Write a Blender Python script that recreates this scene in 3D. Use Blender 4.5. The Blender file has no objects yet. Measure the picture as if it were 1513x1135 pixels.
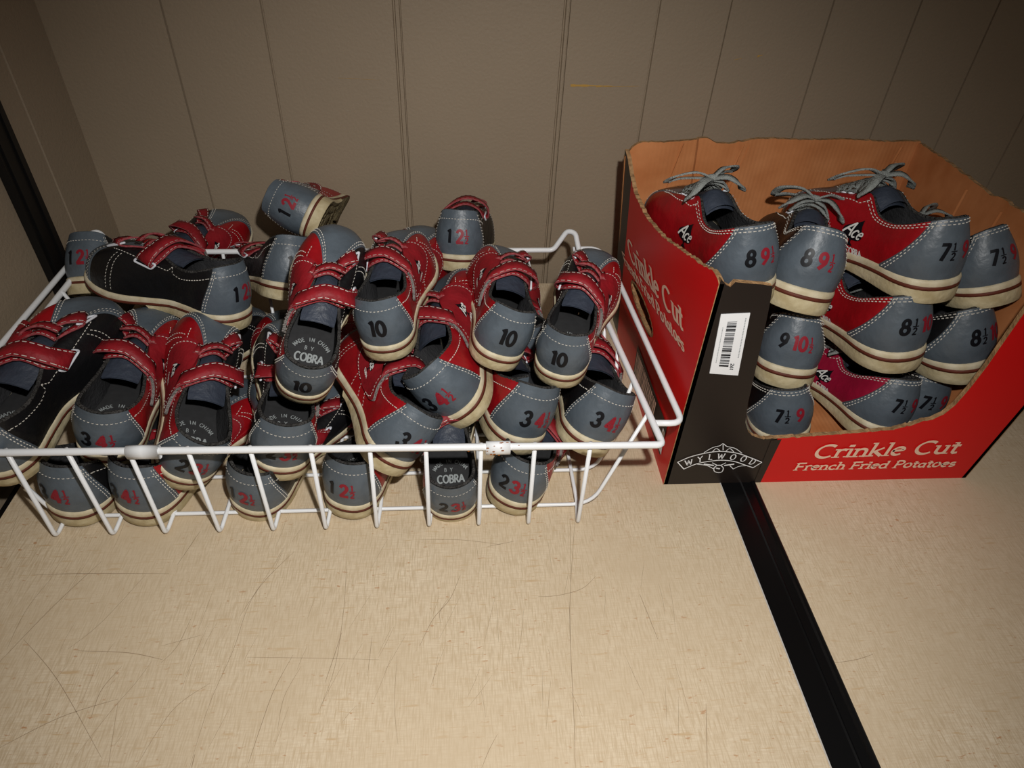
# Bowling shoes in a wire basket and a cardboard box on a laminate table
# ---- analytic bowling shoe surface (unit length, right foot: lateral side is +x, toe is +y) ----
import numpy as np
OUT=np.array([(0,0),(.075,.018),(.122,.07),(.140,.15),(.134,.27),(.138,.40),(.165,.55),(.192,.68),(.183,.80),(.137,.915),(.065,.985),
 (-.01,1.0),(-.085,.98),(-.15,.91),(-.185,.80),(-.183,.68),(-.150,.55),(-.115,.40),(-.125,.27),(-.140,.15),(-.122,.07),(-.075,.018)])
KID=dict(top=[(0,.045,.355),(.052,.056,.355),(.096,.09,.345),(.118,.15,.318),(.122,.24,.285),(.108,.33,.280),(.085,.42,.300),(.066,.49,.305),(.056,.55,.295),(.05,.60,.275),(.032,.645,.255),
 (0,.66,.25)],th0=.138,th1=.102,wid=1.0,thp=1.2)
ADU=dict(top=[(0,.035,.335),(.045,.045,.332),(.083,.085,.315),(.100,.15,.285),(.100,.24,.255),(.090,.335,.258),(.070,.415,.318),(.056,.49,.298),(.048,.55,.270),(.042,.60,.245),(.028,.645,.225),
 (0,.66,.22)],th0=.168,th1=.088,wid=.95,thp=1.35)
for K in (KID,ADU):
    tp=K['top'];K['T']=np.array(tp+[(-x,y,z) for x,y,z in tp[-2:0:-1]])
def cr(ctrl,t):
    n=len(ctrl);u=(np.asarray(t,float)%1.0)*n;i=np.floor(u).astype(int)%n;f=(u-np.floor(u))[...,None]
    p0,p1,p2,p3=ctrl[(i-1)%n],ctrl[i],ctrl[(i+1)%n],ctrl[(i+2)%n]
    return .5*((2*p1)+(-p0+p2)*f+(2*p0-5*p1+4*p2-p3)*f*f+(-p0+3*p1-3*p2+p3)*f**3)
YZ=[0,.2,.36,.5,.62,.72,.85,1.0]
ZTOP=[.098,.095,.082,.062,.048,.044,.050,.075]     # top of the cream midsole
ZSTR=[.072,.070,.056,.036,.018,.014,.022,.050]     # top of brown stripe
ZBRN=[.057,.055,.042,.021,.004,.000,.008,.036]     # bottom of brown stripe
ZBOT=[0,0,.0,.020,.004,.000,.008,.036]             # very bottom (heel block up to .40)
def zi(tab,y): return np.interp(y,YZ,tab)
def ztop(y): 
    return zi(ZTOP,y)
def surf(K,t,v,off=0.0):
    t=np.asarray(t,float);v=np.asarray(v,float);t,v=np.broadcast_arrays(t,v)
    def P(t,v):
        o=cr(OUT,t);B=np.stack([o[...,0]*.965*K['wid'],.5+(o[...,1]-.5)*.978,ztop(o[...,1])-.006],-1)
        T=cr(K['T'],t).copy();T[...,0]*=K['wid']
        d=B-T;dz=-d[...,2:3];dh=d.copy();dh[...,2]=0;dist=np.linalg.norm(dh,axis=-1,keepdims=True)
        w=np.clip((dist/np.maximum(dz,1e-6)-.25)/1.0,0,1);w=w*w*(3-2*w)
        up=np.array([0,0,1.]);out=dh/np.maximum(dist,1e-6)
        C1=B+up*dz*(.42+.30*w)+out*(.016*(1-w)+.004)
        C2=T+dh*(.45+.17*w)+up*dz*(-.34+.42*w)+out*.012*(1-w)
        v=v[...,None]
        return B*(1-v)**3+3*C1*v*(1-v)**2+3*C2*v*v*(1-v)+T*v**3
    p=P(t,v)
    if np.any(off):
        e=2e-3
        v0=np.clip(v,e,1-e)
        a=P(t+e,v0)-P(t-e,v0);b=P(t,v0+e)-P(t,v0-e)
        n=np.cross(a,b);n/=np.maximum(np.linalg.norm(n,axis=-1,keepdims=True),1e-9)
        p=p+n*np.asarray(off)[...,None] if np.ndim(off) else p+n*off
    return p
def keypts(K):
    w=K['wid']
    th=lambda v:K['th1']+(K['th0']-K['th1'])*(1-v)**K['thp']
    g=lambda t,v:surf(K,t,v)
    d=dict(hb=np.array([0,0,0.]),hm=np.array([0,0,.098]),ht=g(0,1.),ctr=g(th(1),1.),ctl=g(-th(1),1.),cr=g(th(0),.03),cl=g(-th(0),.03),
      hr=np.array([.14*w,.13,0]),hl=np.array([-.14*w,.13,0]),mr=np.array([.14*w,.14,.097]),ml=np.array([-.14*w,.14,.097]),
      br=np.array([.135*w,.36,0.]),bl=np.array([-.13*w,.36,0.]),num=g(0,.45),tt=np.array([0,1.,.06]),tc=np.array([0,.93,.19]),
      fr=np.array([.195*w,.70,.03]),fl=np.array([-.19*w,.72,.03]),th=np.array([0,.66,.25]),toph=g(.5,.6),rt=g(.06,1.),lt=g(-.06,1.),pr=np.array([.125*w,.08,.097]),pl=np.array([-.125*w,.08,.097]),
      ring1=g(1-.286,.71)+[-.01,0,.01],ring2=g(1-.388,.71)+[-.01,0,.01],pad=g(.275,.66)+[.015,0,.015],spade=g(.232,.46))
    return d

RMAT=[[0.9970609, -0.010418, 0.075902], [-0.0644777, -0.6491956, 0.7578837], [0.0413796, -0.7605502, -0.6479592]]

def _ray(px,py):return np.array(RMAT)@np.array([px-756.5,py-567.5,1010.])
_C=np.array([0,0,.565])
def atz(px,py,z=0):
    r=_ray(px,py);return _C+r*(z-.565)/r[2]
def aty(px,py,y):
    r=_ray(px,py);return _C+r*y/r[1]
def atx(px,py,x):
    r=_ray(px,py);return _C+r*x/r[0]
FLASH=19.5
import bpy, math, random
from mathutils import Matrix, Vector
random.seed(7)
rng=np.random.RandomState(3)
sc=bpy.context.scene; COL=sc.collection
# ------------------------------------------------------------------ helpers
def link(o,parent=None):
    COL.objects.link(o)
    if parent is not None:o.parent=parent
    return o
def mesh(name,V,Fc,mats,midx=None,smooth=True):
    me=bpy.data.meshes.new(name);me.from_pydata([tuple(map(float,v)) for v in V],[],[tuple(int(i) for i in f) for f in Fc])
    for m in (mats if isinstance(mats,(list,tuple)) else [mats]):me.materials.append(m)
    if midx is not None:me.polygons.foreach_set('material_index',list(map(int,midx)))
    if smooth:me.polygons.foreach_set('use_smooth',[True]*len(me.polygons))
    me.update();return me
def obj(name,me,parent=None,**kw):
    o=bpy.data.objects.new(name,me);link(o,parent)
    for k,v in kw.items():o[k]=v
    return o
def empty(name,label,cat,group=None,loc=(0,0,0)):
    o=bpy.data.objects.new(name,None);link(o);o.location=loc;o.empty_display_size=.02
    o['label']=label;o['category']=cat
    if group:o['group']=group
    return o
class G:
    """collects geometry"""
    def __init__(s):s.V=[];s.F=[];s.M=[]
    def add(s,V,F,m=0):
        b=len(s.V);s.V+=[tuple(v) for v in V];s.F+=[tuple(i+b for i in f) for f in F];s.M+=[m]*len(F)
    def grid(s,P,m=0,closeu=False,closev=False,flip=False):
        P=np.asarray(P);a,b=P.shape[:2];V=P.reshape(-1,3);F=[]
        for i in range(a if closeu else a-1):
            for j in range(b if closev else b-1):
                q=(i*b+j,((i+1)%a)*b+j,((i+1)%a)*b+(j+1)%b,i*b+(j+1)%b)
                F.append(q[::-1] if flip else q)
        s.add(V,F,m)
    def box(s,a,b,m=0):
        x0,y0,z0=a;x1,y1,z1=b
        s.add([(x0,y0,z0),(x1,y0,z0),(x1,y1,z0),(x0,y1,z0),(x0,y0,z1),(x1,y0,z1),(x1,y1,z1),(x0,y1,z1)],
          [(0,3,2,1),(4,5,6,7),(0,1,5,4),(1,2,6,5),(2,3,7,6),(3,0,4,7)],m)
    def tube(s,pts,r,n=8,closed=False,m=0,flat=None):
        pts=np.asarray(pts,float);N=len(pts)
        if closed:T=np.roll(pts,-1,0)-np.roll(pts,1,0)
        else:T=np.gradient(pts,axis=0)
        T/=np.maximum(np.linalg.norm(T,axis=1,keepdims=True),1e-12)
        u=np.cross(T[0],[0,0,1.]);
        if np.linalg.norm(u)<1e-3:u=np.cross(T[0],[0,1.,0])
        u/=np.linalg.norm(u);R_=[]
        r=np.broadcast_to(r,(N,))
        for i in range(N):
            u=u-T[i]*(u@T[i]);u/=max(np.linalg.norm(u),1e-9);w=np.cross(T[i],u)
            a=np.linspace(0,2*math.pi,n,endpoint=False)
            R_.append(pts[i]+r[i]*(np.cos(a)[:,None]*u+np.sin(a)[:,None]*w))
        s.grid(R_,m,closeu=closed,closev=True)
        if not closed:
            b=len(s.V)-N*n
            s.F+= [tuple(b+i for i in range(n)),tuple(b+(N-1)*n+i for i in range(n))[::-1]];s.M+=[m,m]
    def ribbon(s,C_,Wd,Nn,th,m=0,closed=False,side=None):
        """solid strap: centres C_, half width vectors Wd, normals Nn"""
        C_=np.asarray(C_);Wd=np.asarray(Wd);Nn=np.asarray(Nn)*th/2
        ring=np.stack([C_-Wd-Nn,C_+Wd-Nn,C_+Wd*1.0+Nn,C_-Wd*1.0+Nn],1)
        s.grid(ring,m,closeu=closed,closev=True)
        if side is not None:
            k=(len(C_)-1)*4
            for i in range(k):
                if i%2==1:s.M[len(s.M)-k+i]=side
        if not closed:
            b=len(s.V)-len(C_)*4;e=b+(len(C_)-1)*4
            s.F+=[(b,b+1,b+2,b+3),(e+3,e+2,e+1,e)];s.M+=[m,m]
    def me(s,name,mats,smooth=True):
        return mesh(name,s.V,s.F,mats,s.M,smooth)
def smoothpath(P,n=8,closed=False):
    P=np.asarray(P,float);out=[];N=len(P)
    for i in range(N if closed else N-1):
        g=lambda k:P[k%N] if closed else P[min(max(k,0),N-1)]
        p0,p1,p2,p3=g(i-1),g(i),g(i+1),g(i+2)
        for k in range(n):
            f=k/n;out.append(.5*((2*p1)+(-p0+p2)*f+(2*p0-5*p1+4*p2-p3)*f*f+(-p0+3*p1-3*p2+p3)*f**3))
    if not closed:out.append(P[-1])
    return np.array(out)
def rounded(P,r,n=5):
    """polyline with rounded corners (open)"""
    P=np.asarray(P,float);out=[P[0]]
    for i in range(1,len(P)-1):
        a=P[i-1]-P[i];b=P[i+1]-P[i];la,lb=np.linalg.norm(a),np.linalg.norm(b);q=min(r,la*.45,lb*.45)
        A=P[i]+a/la*q;B=P[i]+b/lb*q
        for k in range(n+1):
            f=k/n;out.append(A*(1-f)**2+2*P[i]*f*(1-f)+B*f*f)
    out.append(P[-1]);return np.array(out)
# ------------------------------------------------------------------ materials
def mat(name,col,rough=.5,spec=.5,metal=0.,noise=None,bump=None,scale=60.,dark=None,coords='Object',coat=0):
    m=bpy.data.materials.new(name);m.use_nodes=True;nt=m.node_tree;N=nt.nodes;L=nt.links
    b=N['Principled BSDF'];b.inputs['Base Color'].default_value=(*col,1);b.inputs['Roughness'].default_value=rough
    b.inputs['Specular IOR Level'].default_value=spec;b.inputs['Metallic'].default_value=metal
    if coat:b.inputs['Coat Weight'].default_value=coat
    tc=N.new('ShaderNodeTexCoord')
    if noise:
        nz=N.new('ShaderNodeTexNoise');nz.inputs['Scale'].default_value=scale;nz.inputs['Detail'].default_value=6;L.new(tc.outputs[coords],nz.inputs['Vector'])
        r=N.new('ShaderNodeValToRGB');r.color_ramp.elements[0].position=.35;r.color_ramp.elements[1].position=.7
        r.color_ramp.elements[0].color=(*(dark or [c*(1-noise) for c in col]),1);r.color_ramp.elements[1].color=(*col,1)
        L.new(nz.outputs['Fac'],r.inputs['Fac']);L.new(r.outputs['Color'],b.inputs['Base Color'])
    if bump:
        n2=N.new('ShaderNodeTexNoise');n2.inputs['Scale'].default_value=bump[0];n2.inputs['Detail'].default_value=4;L.new(tc.outputs[coords],n2.inputs['Vector'])
        bp=N.new('ShaderNodeBump');bp.inputs['Strength'].default_value=bump[1];bp.inputs['Distance'].default_value=bump[2] if len(bump)>2 else .001
        L.new(n2.outputs['Fac'],bp.inputs['Height']);L.new(bp.outputs['Normal'],b.inputs['Normal'])
    return m
def srgb(r,g,b):
    f=lambda c:(c/255/12.92) if c/255<=.04045 else ((c/255+.055)/1.055)**2.4
    return (f(r),f(g),f(b))
M={}
M['grey']=mat('grey_leather',srgb(92,102,111),.42,.5,noise=.25,bump=(22,.12,.01),scale=9)
M['red']=mat('red_leather',srgb(164,16,26),.42,.45,noise=.3,bump=(25,.12,.01),scale=7)
M['strapred']=mat('red_strap_leather',srgb(148,24,34),.58,.35,noise=.3,bump=(30,.15,.01),scale=14)
M['magenta']=mat('magenta_red_leather',srgb(160,20,55),.42,.45,noise=.25,bump=(25,.12,.01),scale=7)
M['black']=mat('black_leather',srgb(20,20,22),.42,.4,noise=.2,bump=(25,.12,.01),scale=9)
M['lining']=mat('dark_lining',srgb(64,64,66),.8,.2,noise=.3,bump=(60,.25,.01),scale=12)
M['rim']=mat('worn_grey_collar',srgb(84,82,80),.95,.1,noise=.5,bump=(90,.8,.012),scale=30)
M['insole']=mat('dark_insole',srgb(52,52,53),.85,.2,noise=.2,scale=30)
M['cream']=mat('cream_rubber',srgb(222,212,186),.55,.35,noise=1,scale=16,dark=srgb(196,182,150),bump=(20,.1,.01))
M['block']=mat('aged_cream_heel',srgb(212,200,166),.6,.3,noise=1,scale=12,dark=srgb(176,160,122),bump=(30,.15,.01))
M['brown']=mat('brown_stripe',srgb(104,50,34),.6,.3,noise=.3,scale=20)
M['tread']=mat('worn_tread',srgb(160,146,110),.8,.2,noise=.6,scale=14,bump=(40,.6,.02))
M['stitch']=mat('white_thread',srgb(205,200,190),.8,.2)
M['tongue']=mat('slate_tongue',srgb(58,65,78),.5,.4,noise=.25,bump=(30,.2,.01),scale=10)
M['velcro']=mat('velcro_grey',srgb(160,155,150),1,.1,noise=.35,scale=60,bump=(120,.8,.01))
M['rawedge']=mat('raw_strap_edge',srgb(168,84,88),.9,.1,noise=.4,scale=60)
M['ring']=mat('white_ring',srgb(225,228,235),.3,.5)
M['ink']=mat('black_ink',srgb(14,15,20),.45,.3)
M['redink']=mat('red_ink',srgb(140,30,44),.5,.3)
M['white']=mat('white_print',srgb(225,225,220),.6,.2)
M['greyprint']=mat('grey_print',srgb(150,155,155),.7,.2)
M['lace']=mat('grey_lace',srgb(156,160,156),.95,.1,noise=.3,scale=40,bump=(160,.5,.01))
M['wire']=mat('white_coated_wire',srgb(240,242,244),.35,.5,noise=.04,scale=30)
M['rust']=mat('rust',srgb(150,90,40),.9,.1)
# ------------------------------------------------------------------ lettering from pen strokes
def arc(cx_,cy_,rx,ry,a0,a1,n=14):
    a=np.radians(np.linspace(a0,a1,n));return [(cx_+rx*math.cos(x),cy_+ry*math.sin(x)) for x in a]
LET={
'0':(.56,[arc(.26,.5,.2,.44,90,450,26)]),
'1':(.40,[[(.06,.80),(.2,.94),(.2,.03)]]),
'2':(.56,[arc(.25,.7,.19,.24,165,-20,14)+[(.38,.5),(.06,.05)],[(.04,.05),(.47,.05)]]),
'3':(.56,[arc(.23,.71,.19,.23,160,-85,14),arc(.23,.27,.21,.23,88,-160,14)]),
'4':(.60,[[(.38,.04),(.38,.94),(.05,.3),(.5,.3)]]),
'5':(.56,[[(.42,.94),(.12,.94),(.09,.53)]+arc(.22,.32,.2,.27,105,-150,14)]),
'6':(.56,[[(.38,.92),(.12,.52)]+arc(.25,.28,.2,.24,160,-200,18)]),
'7':(.54,[[(.04,.93),(.45,.93),(.17,.03)]]),
'8':(.56,[arc(.25,.71,.17,.22,90,450,20),arc(.25,.27,.2,.24,90,450,22)]),
'9':(.56,[arc(.25,.68,.19,.25,0,360,20),[(.44,.68),(.41,.4),(.14,.04)]]),
'A':(.74,[[(.03,0),(.35,1)],[(.35,1),(.68,0)],[(.15,.35),(.56,.35)]]),
'B':(.62,[[(.1,0),(.1,1)],[(.1,1)]+arc(.3,.76,.2,.24,90,-90,10)+[(.1,.52)],[(.1,.52)]+arc(.32,.26,.22,.26,90,-90,10)+[(.1,0)]]),
'C':(.72,[arc(.40,.5,.34,.5,52,308,24)]),
'D':(.76,[[(.1,0),(.1,1)],[(.1,1)]+arc(.32,.5,.34,.5,90,-90,16)+[(.1,0)]]),
'E':(.6,[[(.1,0),(.1,1)],[(.1,1),(.5,1)],[(.1,.52),(.44,.52)],[(.1,0),(.52,0)]]),
'F':(.58,[[(.1,0),(.1,1)],[(.1,1),(.52,1)],[(.1,.52),(.44,.52)]]),
'H':(.78,[[(.1,0),(.1,1)],[(.66,0),(.66,1)],[(.1,.52),(.66,.52)]]),
'I':(.3,[[(.14,0),(.14,1)]]),
'L':(.58,[[(.12,0),(.12,1)],[(.12,0),(.54,0)]]),
'M':(.86,[[(.1,0),(.14,1),(.42,.1),(.7,1),(.76,0)]]),
'N':(.78,[[(.1,0),(.1,1),(.66,0),(.66,1)]]),
'O':(.82,[arc(.40,.5,.34,.5,90,450,28)]),
'P':(.62,[[(.12,0),(.12,1)],[(.12,1)]+arc(.32,.73,.22,.27,90,-90,12)+[(.12,.46)]]),
'R':(.66,[[(.12,0),(.12,1)],[(.12,1)]+arc(.3,.75,.2,.25,90,-90,12)+[(.12,.5)],[(.3,.5),(.6,0)]]),
'W':(1.0,[[(.02,1),(.26,0),(.48,.9),(.7,0),(.94,1)]]),
'Y':(.72,[[(.04,1),(.35,.5),(.35,0)],[(.66,1),(.35,.5)]]),
'a':(.52,[arc(.22,.29,.17,.28,30,330,16),[(.39,.6),(.39,.06),(.46,0)]]),
'c':(.46,[arc(.25,.31,.2,.31,50,310,16)]),
'd':(.56,[arc(.24,.31,.19,.31,30,330,16),[(.43,1.02),(.43,0)]]),
'e':(.50,[[(.07,.33),(.42,.38)]+arc(.25,.31,.19,.31,20,310,18)]),
'f':(.36,[[(.16,0),(.16,.8)]+arc(.29,.8,.13,.22,180,60,8),[(.03,.6),(.32,.6)]]),
'h':(.56,[[(.1,0),(.1,1.02)],[(.1,.42)]+arc(.27,.42,.16,.2,160,0,10)+[(.43,0)]]),
'i':(.26,[[(.12,0),(.12,.62)],[(.12,.84),(.125,.93)]]),
'k':(.54,[[(.1,0),(.1,1.02)],[(.44,.62),(.12,.3)],[(.2,.36),(.48,0)]]),
'l':(.26,[[(.12,0),(.12,1.02)]]),
'n':(.56,[[(.1,0),(.1,.62)],[(.1,.42)]+arc(.27,.42,.16,.2,160,0,10)+[(.43,0)]]),
'o':(.54,[arc(.26,.31,.2,.31,90,450,22)]),
'r':(.40,[[(.1,0),(.1,.62)],[(.1,.40)]+arc(.27,.42,.15,.2,160,50,8)]),
's':(.42,[arc(.2,.46,.14,.15,40,265,9)+arc(.2,.16,.15,.15,80,-140,9)]),
't':(.36,[[(.15,.85),(.15,.12),(.22,.0),(.32,.03)],[(.02,.6),(.30,.6)]]),
'u':(.56,[[(.1,.62),(.1,.2)]+arc(.26,.2,.16,.2,190,330,8)+[(.43,.3)],[(.43,.62),(.43,0)]]),
'.':(.2,[[(.08,.02),(.085,.09)]]),'-':(.3,[[(.05,.4),(.28,.4)]]),' ':(.32,[]),
}
STK=[0]
def stk(d):return (STK[0]%9)*d
def stroke(g,pts,w,fn,m=0,contrast=0,pen=35,step=.035):
    """a pen stroke: pts in text units, w full width, fn maps (u,w) arrays to 3-D"""
    P=np.asarray(pts,float);seg=[P[0]];STK[0]+=1
    for a,b in zip(P[:-1],P[1:]):
        k=max(1,int(np.linalg.norm(b-a)/step))
        for i in range(1,k+1):seg.append(a+(b-a)*i/k)
    P=np.array(seg)
    if len(P)<2:return
    T=np.gradient(P,axis=0);T/=np.maximum(np.linalg.norm(T,axis=1,keepdims=True),1e-9)
    # mitre at corners
    Nn=np.c_[-T[:,1],T[:,0]];ang=np.degrees(np.arctan2(T[:,1],T[:,0]))
    ww=w*(1-contrast*(1-np.abs(np.sin(np.radians(ang-pen)))))
    P=P.copy();P[0]-=T[0]*w*.18;P[-1]+=T[-1]*w*.18
    A=P-Nn*ww[:,None]/2;B=P+Nn*ww[:,None]/2
    q=np.stack([A,P,B],1);g.grid(fn(q[...,0],q[...,1]),m,flip=True)
def text(g,s,size,fn,u0=0,w0=0,weight=.14,m=0,contrast=0,serif=False,spacing=1.0,slant=0,align='c',hcond=1.0):
    tot=sum(LET[c][0] for c in s)*size*spacing*hcond
    u=u0-(tot/2 if align=='c' else 0)
    for c in s:
        wd,st=LET[c]
        for p in st:
            P=[(u+(x+slant*y)*size*hcond,w0+y*size) for x,y in p]
            stroke(g,P,weight*size,fn,m,contrast,step=.06*size if size>0 else .01)
            if serif:
                for e,q in ((p[0],p[1]),(p[-1],p[-2])):
                    dx,dy=e[0]-q[0],e[1]-q[1]
                    if abs(dx)<.35*abs(dy) and (abs(e[1])<.03 or e[1]>.55):
                        x,y=e;h=.13
                        stroke(g,[(u+(x-h+slant*y)*size*hcond,w0+y*size),(u+(x+h*(1 if e[1]<.03 else .3)+slant*y)*size*hcond,w0+y*size)],weight*size*.42,fn,m,0,step=.06*size)
        u+=wd*size*spacing*hcond
    return tot
def fill(g,prof,fn,m=0,n=3):
    """prof: list of (w,u_left,u_right) rows from bottom to top"""
    rows=[]
    for w,a,b in prof: rows.append(fn(np.linspace(a,b,n),np.full(n,w)))
    g.grid(np.array(rows),m,flip=True)
SPADE=[(0,-.16,.16),(.04,-.12,.12),(.12,-.04,.04),(.2,-.05,.05),(.24,-.3,.3),(.3,-.42,.42),(.38,-.47,.47),(.46,-.46,.46),(.56,-.38,.38),(.68,-.25,.25),(.8,-.14,.14),(.92,-.05,.05),(1.0,-.005,.005)]
# ------------------------------------------------------------------ the shoe
def dashes(g,K,path,L=.012,gap=.007,w=.0035,off=.0045,surff=None):
    """path: list of (t,v) -> raised thread dashes"""
    P=np.asarray(path,float);f=surff or (lambda t,v,o:surf(K,t,v,o))
    dense=np.array([P[i]+(P[i+1]-P[i])*k/24 for i in range(len(P)-1) for k in range(24)]+[P[-1]])
    X=f(dense[:,0],dense[:,1],off);X0=f(dense[:,0],dense[:,1],0.0);s=np.r_[0,np.cumsum(np.linalg.norm(np.diff(X,axis=0),axis=1))]
    Nn=X-X0;Nn/=np.maximum(np.linalg.norm(Nn,axis=1,keepdims=True),1e-9)
    p=.003
    at=lambda q,A:np.array([np.interp(q,s,A[:,i]) for i in range(3)])
    while p+L<s[-1]:
        a,b=at(p,X),at(p+L,X);n=at(p+L/2,Nn);c=(a+b)/2+n*.001;d=b-a;d/=max(np.linalg.norm(d),1e-9);x=np.cross(d,n)*w/2
        g.add([a-x-n*.002,a+x-n*.002,c+x,c-x,b-x-n*.002,b+x-n*.002,c+n*.0012],[(0,1,2,6),(0,6,3),(3,6,5,4),(6,2,5)]);p+=L+gap
def base_shoe(K,kid,R_,redm,crush=0.):
    """R_: +1 right foot, -1 left foot (mirrored).  returns list of (name, mesh, submeshes, props)"""
    parts=[];sx=np.array([R_,1,1.])
    def TX(V):
        V=np.array(V)*sx;k=np.clip((V[:,1]-.12)/.33,0,1);k=k*k*(3-2*k);V[:,2]*=1-crush*k*np.clip((V[:,2]-.05)/.08,0,1);return V
    def fin(name,g,mats,smooth=True):
        V=TX(g.V);F=g.F if R_>0 else [f[::-1] for f in g.F]
        return mesh(name,V,F,mats,g.M,smooth)
    W_=K['wid']
    # --- sole layers
    n=72;t=np.arange(n)/n;o=cr(OUT,t);o=np.c_[o[:,0]*W_,o[:,1]]
    c=np.array([0,.5])
    def loop(sc_,tab,dz=0):
        p=(o-c)*[1+sc_,1+sc_*.35]+c
        return np.c_[p,zi(tab,o[:,1])+dz]
    g=G();rows=[loop(-.10,ZTOP,.001),loop(-.02,ZTOP,.002),loop(.015,ZTOP,-.003),loop(.03,ZTOP,-.010),loop(.03,ZSTR,.004),loop(.02,ZSTR,.0)]
    g.grid(rows,0,closev=True,flip=True);parts.append(('midsole',fin('midsole',g,M['cream']),[]))
    g=G();rows=[loop(.0,ZSTR,.001),loop(.034,ZSTR,.0005),loop(.036,ZBRN,.0005),loop(-.0,ZBRN,0)]
    g.grid(rows,0,closev=True,flip=True)
    b=[loop(0,ZBRN,0)]
    for k in (.3,.6,.95):b.append(loop(-k,ZBRN,0))
    g.grid(b,1,closev=True,flip=True)
    parts.append(('sole_stripe',fin('sole_stripe',g,[M['brown'],M['tread']]),[]))
    # --- heel block: outline back to y=.40 closed straight across
    tt=np.linspace(-.262,.262,41);h=cr(OUT,tt);h=np.c_[h[:,0]*W_,h[:,1]]
    yb=h[:,1].max();g=G();rows=[]
    hp=lambda s,z,fr=0:np.c_[h[:,0]*(1+s),np.minimum((h[:,1]-.2)*(1+s)+.2,yb-fr),z]
    zt=zi(ZBRN,h[:,1])+.001
    rows=[hp(.03,zt),hp(.03,zt*.5+.002,.012),hp(.022,np.full(41,.004),.024),hp(.0,np.full(41,.0),.028)]
    g.grid(rows,0,flip=True)
    # front wall and bottom
    R2=[np.array([r[0]*(1-k)+r[-1]*k for k in np.linspace(0,1,9)]) for r in rows];g.grid(R2,0)
    B=[rows[-1]]+[np.c_[(rows[-1][:,:2]-[0,.2])*(1-k)+[0,.2],np.full(41,z)] for k,z in ((.18,0),(.2,.004),(.28,.004),(.3,0),(.55,0),(.57,.004),(.64,.004),(.66,0),(.97,0))]
    g.grid(B,1,flip=True)
    g.grid([np.array([q[0],(q[0]+q[-1])/2,q[-1]]) for q in B],1)
    parts.append(('heel_block',fin('heel_block',g,[M['block'],M['tread']]),[]))
    # --- upper panels
    th=lambda v:K['th1']+(K['th0']-K['th1'])*(1-np.asarray(v))**K['thp']
    tcf=lambda v:.392+.050*np.asarray(v)**1.5-.03*np.sin(np.pi*np.clip(np.asarray(v),0,1))**2*0
    def panel(name,t0,t1,m,off=.0035,nt=22,nv=20,edge=.06,v0=0.,v1=1.):
        v=np.linspace(v0,v1,nv);a=np.linspace(0,1,nt);a=np.r_[0,.004,.02,a[1:-1]*.94+.03,.98,.996,1];g=G()
        Vv,Aa=np.meshgrid(v,a);T_=t0(Vv)+(t1(Vv)-t0(Vv))*Aa
        e=np.minimum(np.minimum(Aa,1-Aa)/.015,1)*off
        g.grid(surf(K,T_,Vv,e),0,flip=False);return (name,fin(name,g,m),[])
    parts.append(panel('heel_counter',lambda v:-th(v),th,M['grey'],.006,26))
    parts.append(panel('side_panel',lambda v:th(v)-.003,lambda v:tcf(v)+.003,redm,.0015,34))
    parts.append(panel('side_panel',lambda v:1-tcf(v)-.003,lambda v:1-th(v)+.003,M['black'],.0015,34))
    parts.append(panel('toe_cap',tcf,lambda v:1-tcf(v),M['grey'],.004,26))
    # eyestay overlay strips along the throat on both sides
    # --- lining + collar roll
    g=G();v=np.linspace(.10,1,14);tt=np.arange(64)/64;Vv,Tt=np.meshgrid(v,tt)
    inn=surf(K,Tt,Vv,-.014);inn[...,0]*=.985
    g.grid(inn,0,closeu=True,flip=True);parts.append(('lining',fin('lining',g,M['lining']),[]))
    g=G();X=(surf(K,tt,np.full(64,.995),.0)+surf(K,tt,np.full(64,.995),-.012))/2
    g.tube(X,.0085 if kid else .007,8,closed=True);parts.append(('collar_edge',fin('collar_edge',g,M['rim']),[]))
    # --- insole
    g=G();rows=[]
    for k in (.90,.6,.3,.02):
        q=(o-[0,.5])*[k,k*.98]+[0,.5];rows.append(np.c_[q,zi(ZTOP,q[:,1])+.012])
    g.grid(rows,0,closev=True)
    ins=fin('insole',g,M['insole']);sub=[]
    if kid:
        g=G()
        fn=lambda u,w:np.stack([u*R_,.235+w,zi(ZTOP,.235+w)+.0142+stk(.0001)+0*u],-1)
        text(g,'COBRA',.042,fn,0,-.055,.2,hcond=.95)
        text(g,'BY',.02,fn,0,.01,.14,spacing=2.4)
        # curved line
        s='MADE IN CHINA';N_=len(s)
        for i,cch in enumerate(s):
            a=math.radians(150-120*i/(N_-1));cx2,cy2=.085*math.cos(a),-.015+.075*math.sin(a);rr=a-math.pi/2
            f2=lambda u,w,cx2=cx2,cy2=cy2,rr=rr:fn(cx2+u*math.cos(rr)-w*math.sin(rr),cy2+u*math.sin(rr)+w*math.cos(rr))
            if cch!=' ':text(g,cch,.02,f2,0,0,.16)
        V=[tuple(np.asarray(v_)*sx) for v_ in g.V]
        sub=[('insole_print',mesh('insole_print',V,g.F if R_>0 else [f[::-1] for f in g.F],M['greyprint'],g.M),[])]
    parts.append(('insole',ins,sub))
    # --- arch coordinates over the throat
    s0=.2
    def arch0(t,s):
        t,s=np.broadcast_arrays(np.asarray(t,float),np.asarray(s,float))
        v=1-np.clip((np.abs(s)-s0)/(1-s0),0,1)*.9
        tl=np.where(s>=0,t,1-t);a=surf(K,tl,v)
        A=surf(K,t,np.ones_like(t));B=surf(K,1-t,np.ones_like(t))
        f=(np.clip(s/s0,-1,1)+1)/2;br=B*(1-f[...,None])+A*f[...,None]
        br=br+np.array([0,0,1.])*(.03*(1-(2*f-1)**2))[...,None]
        return np.where((np.abs(s)<s0)[...,None],br,a)
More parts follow.
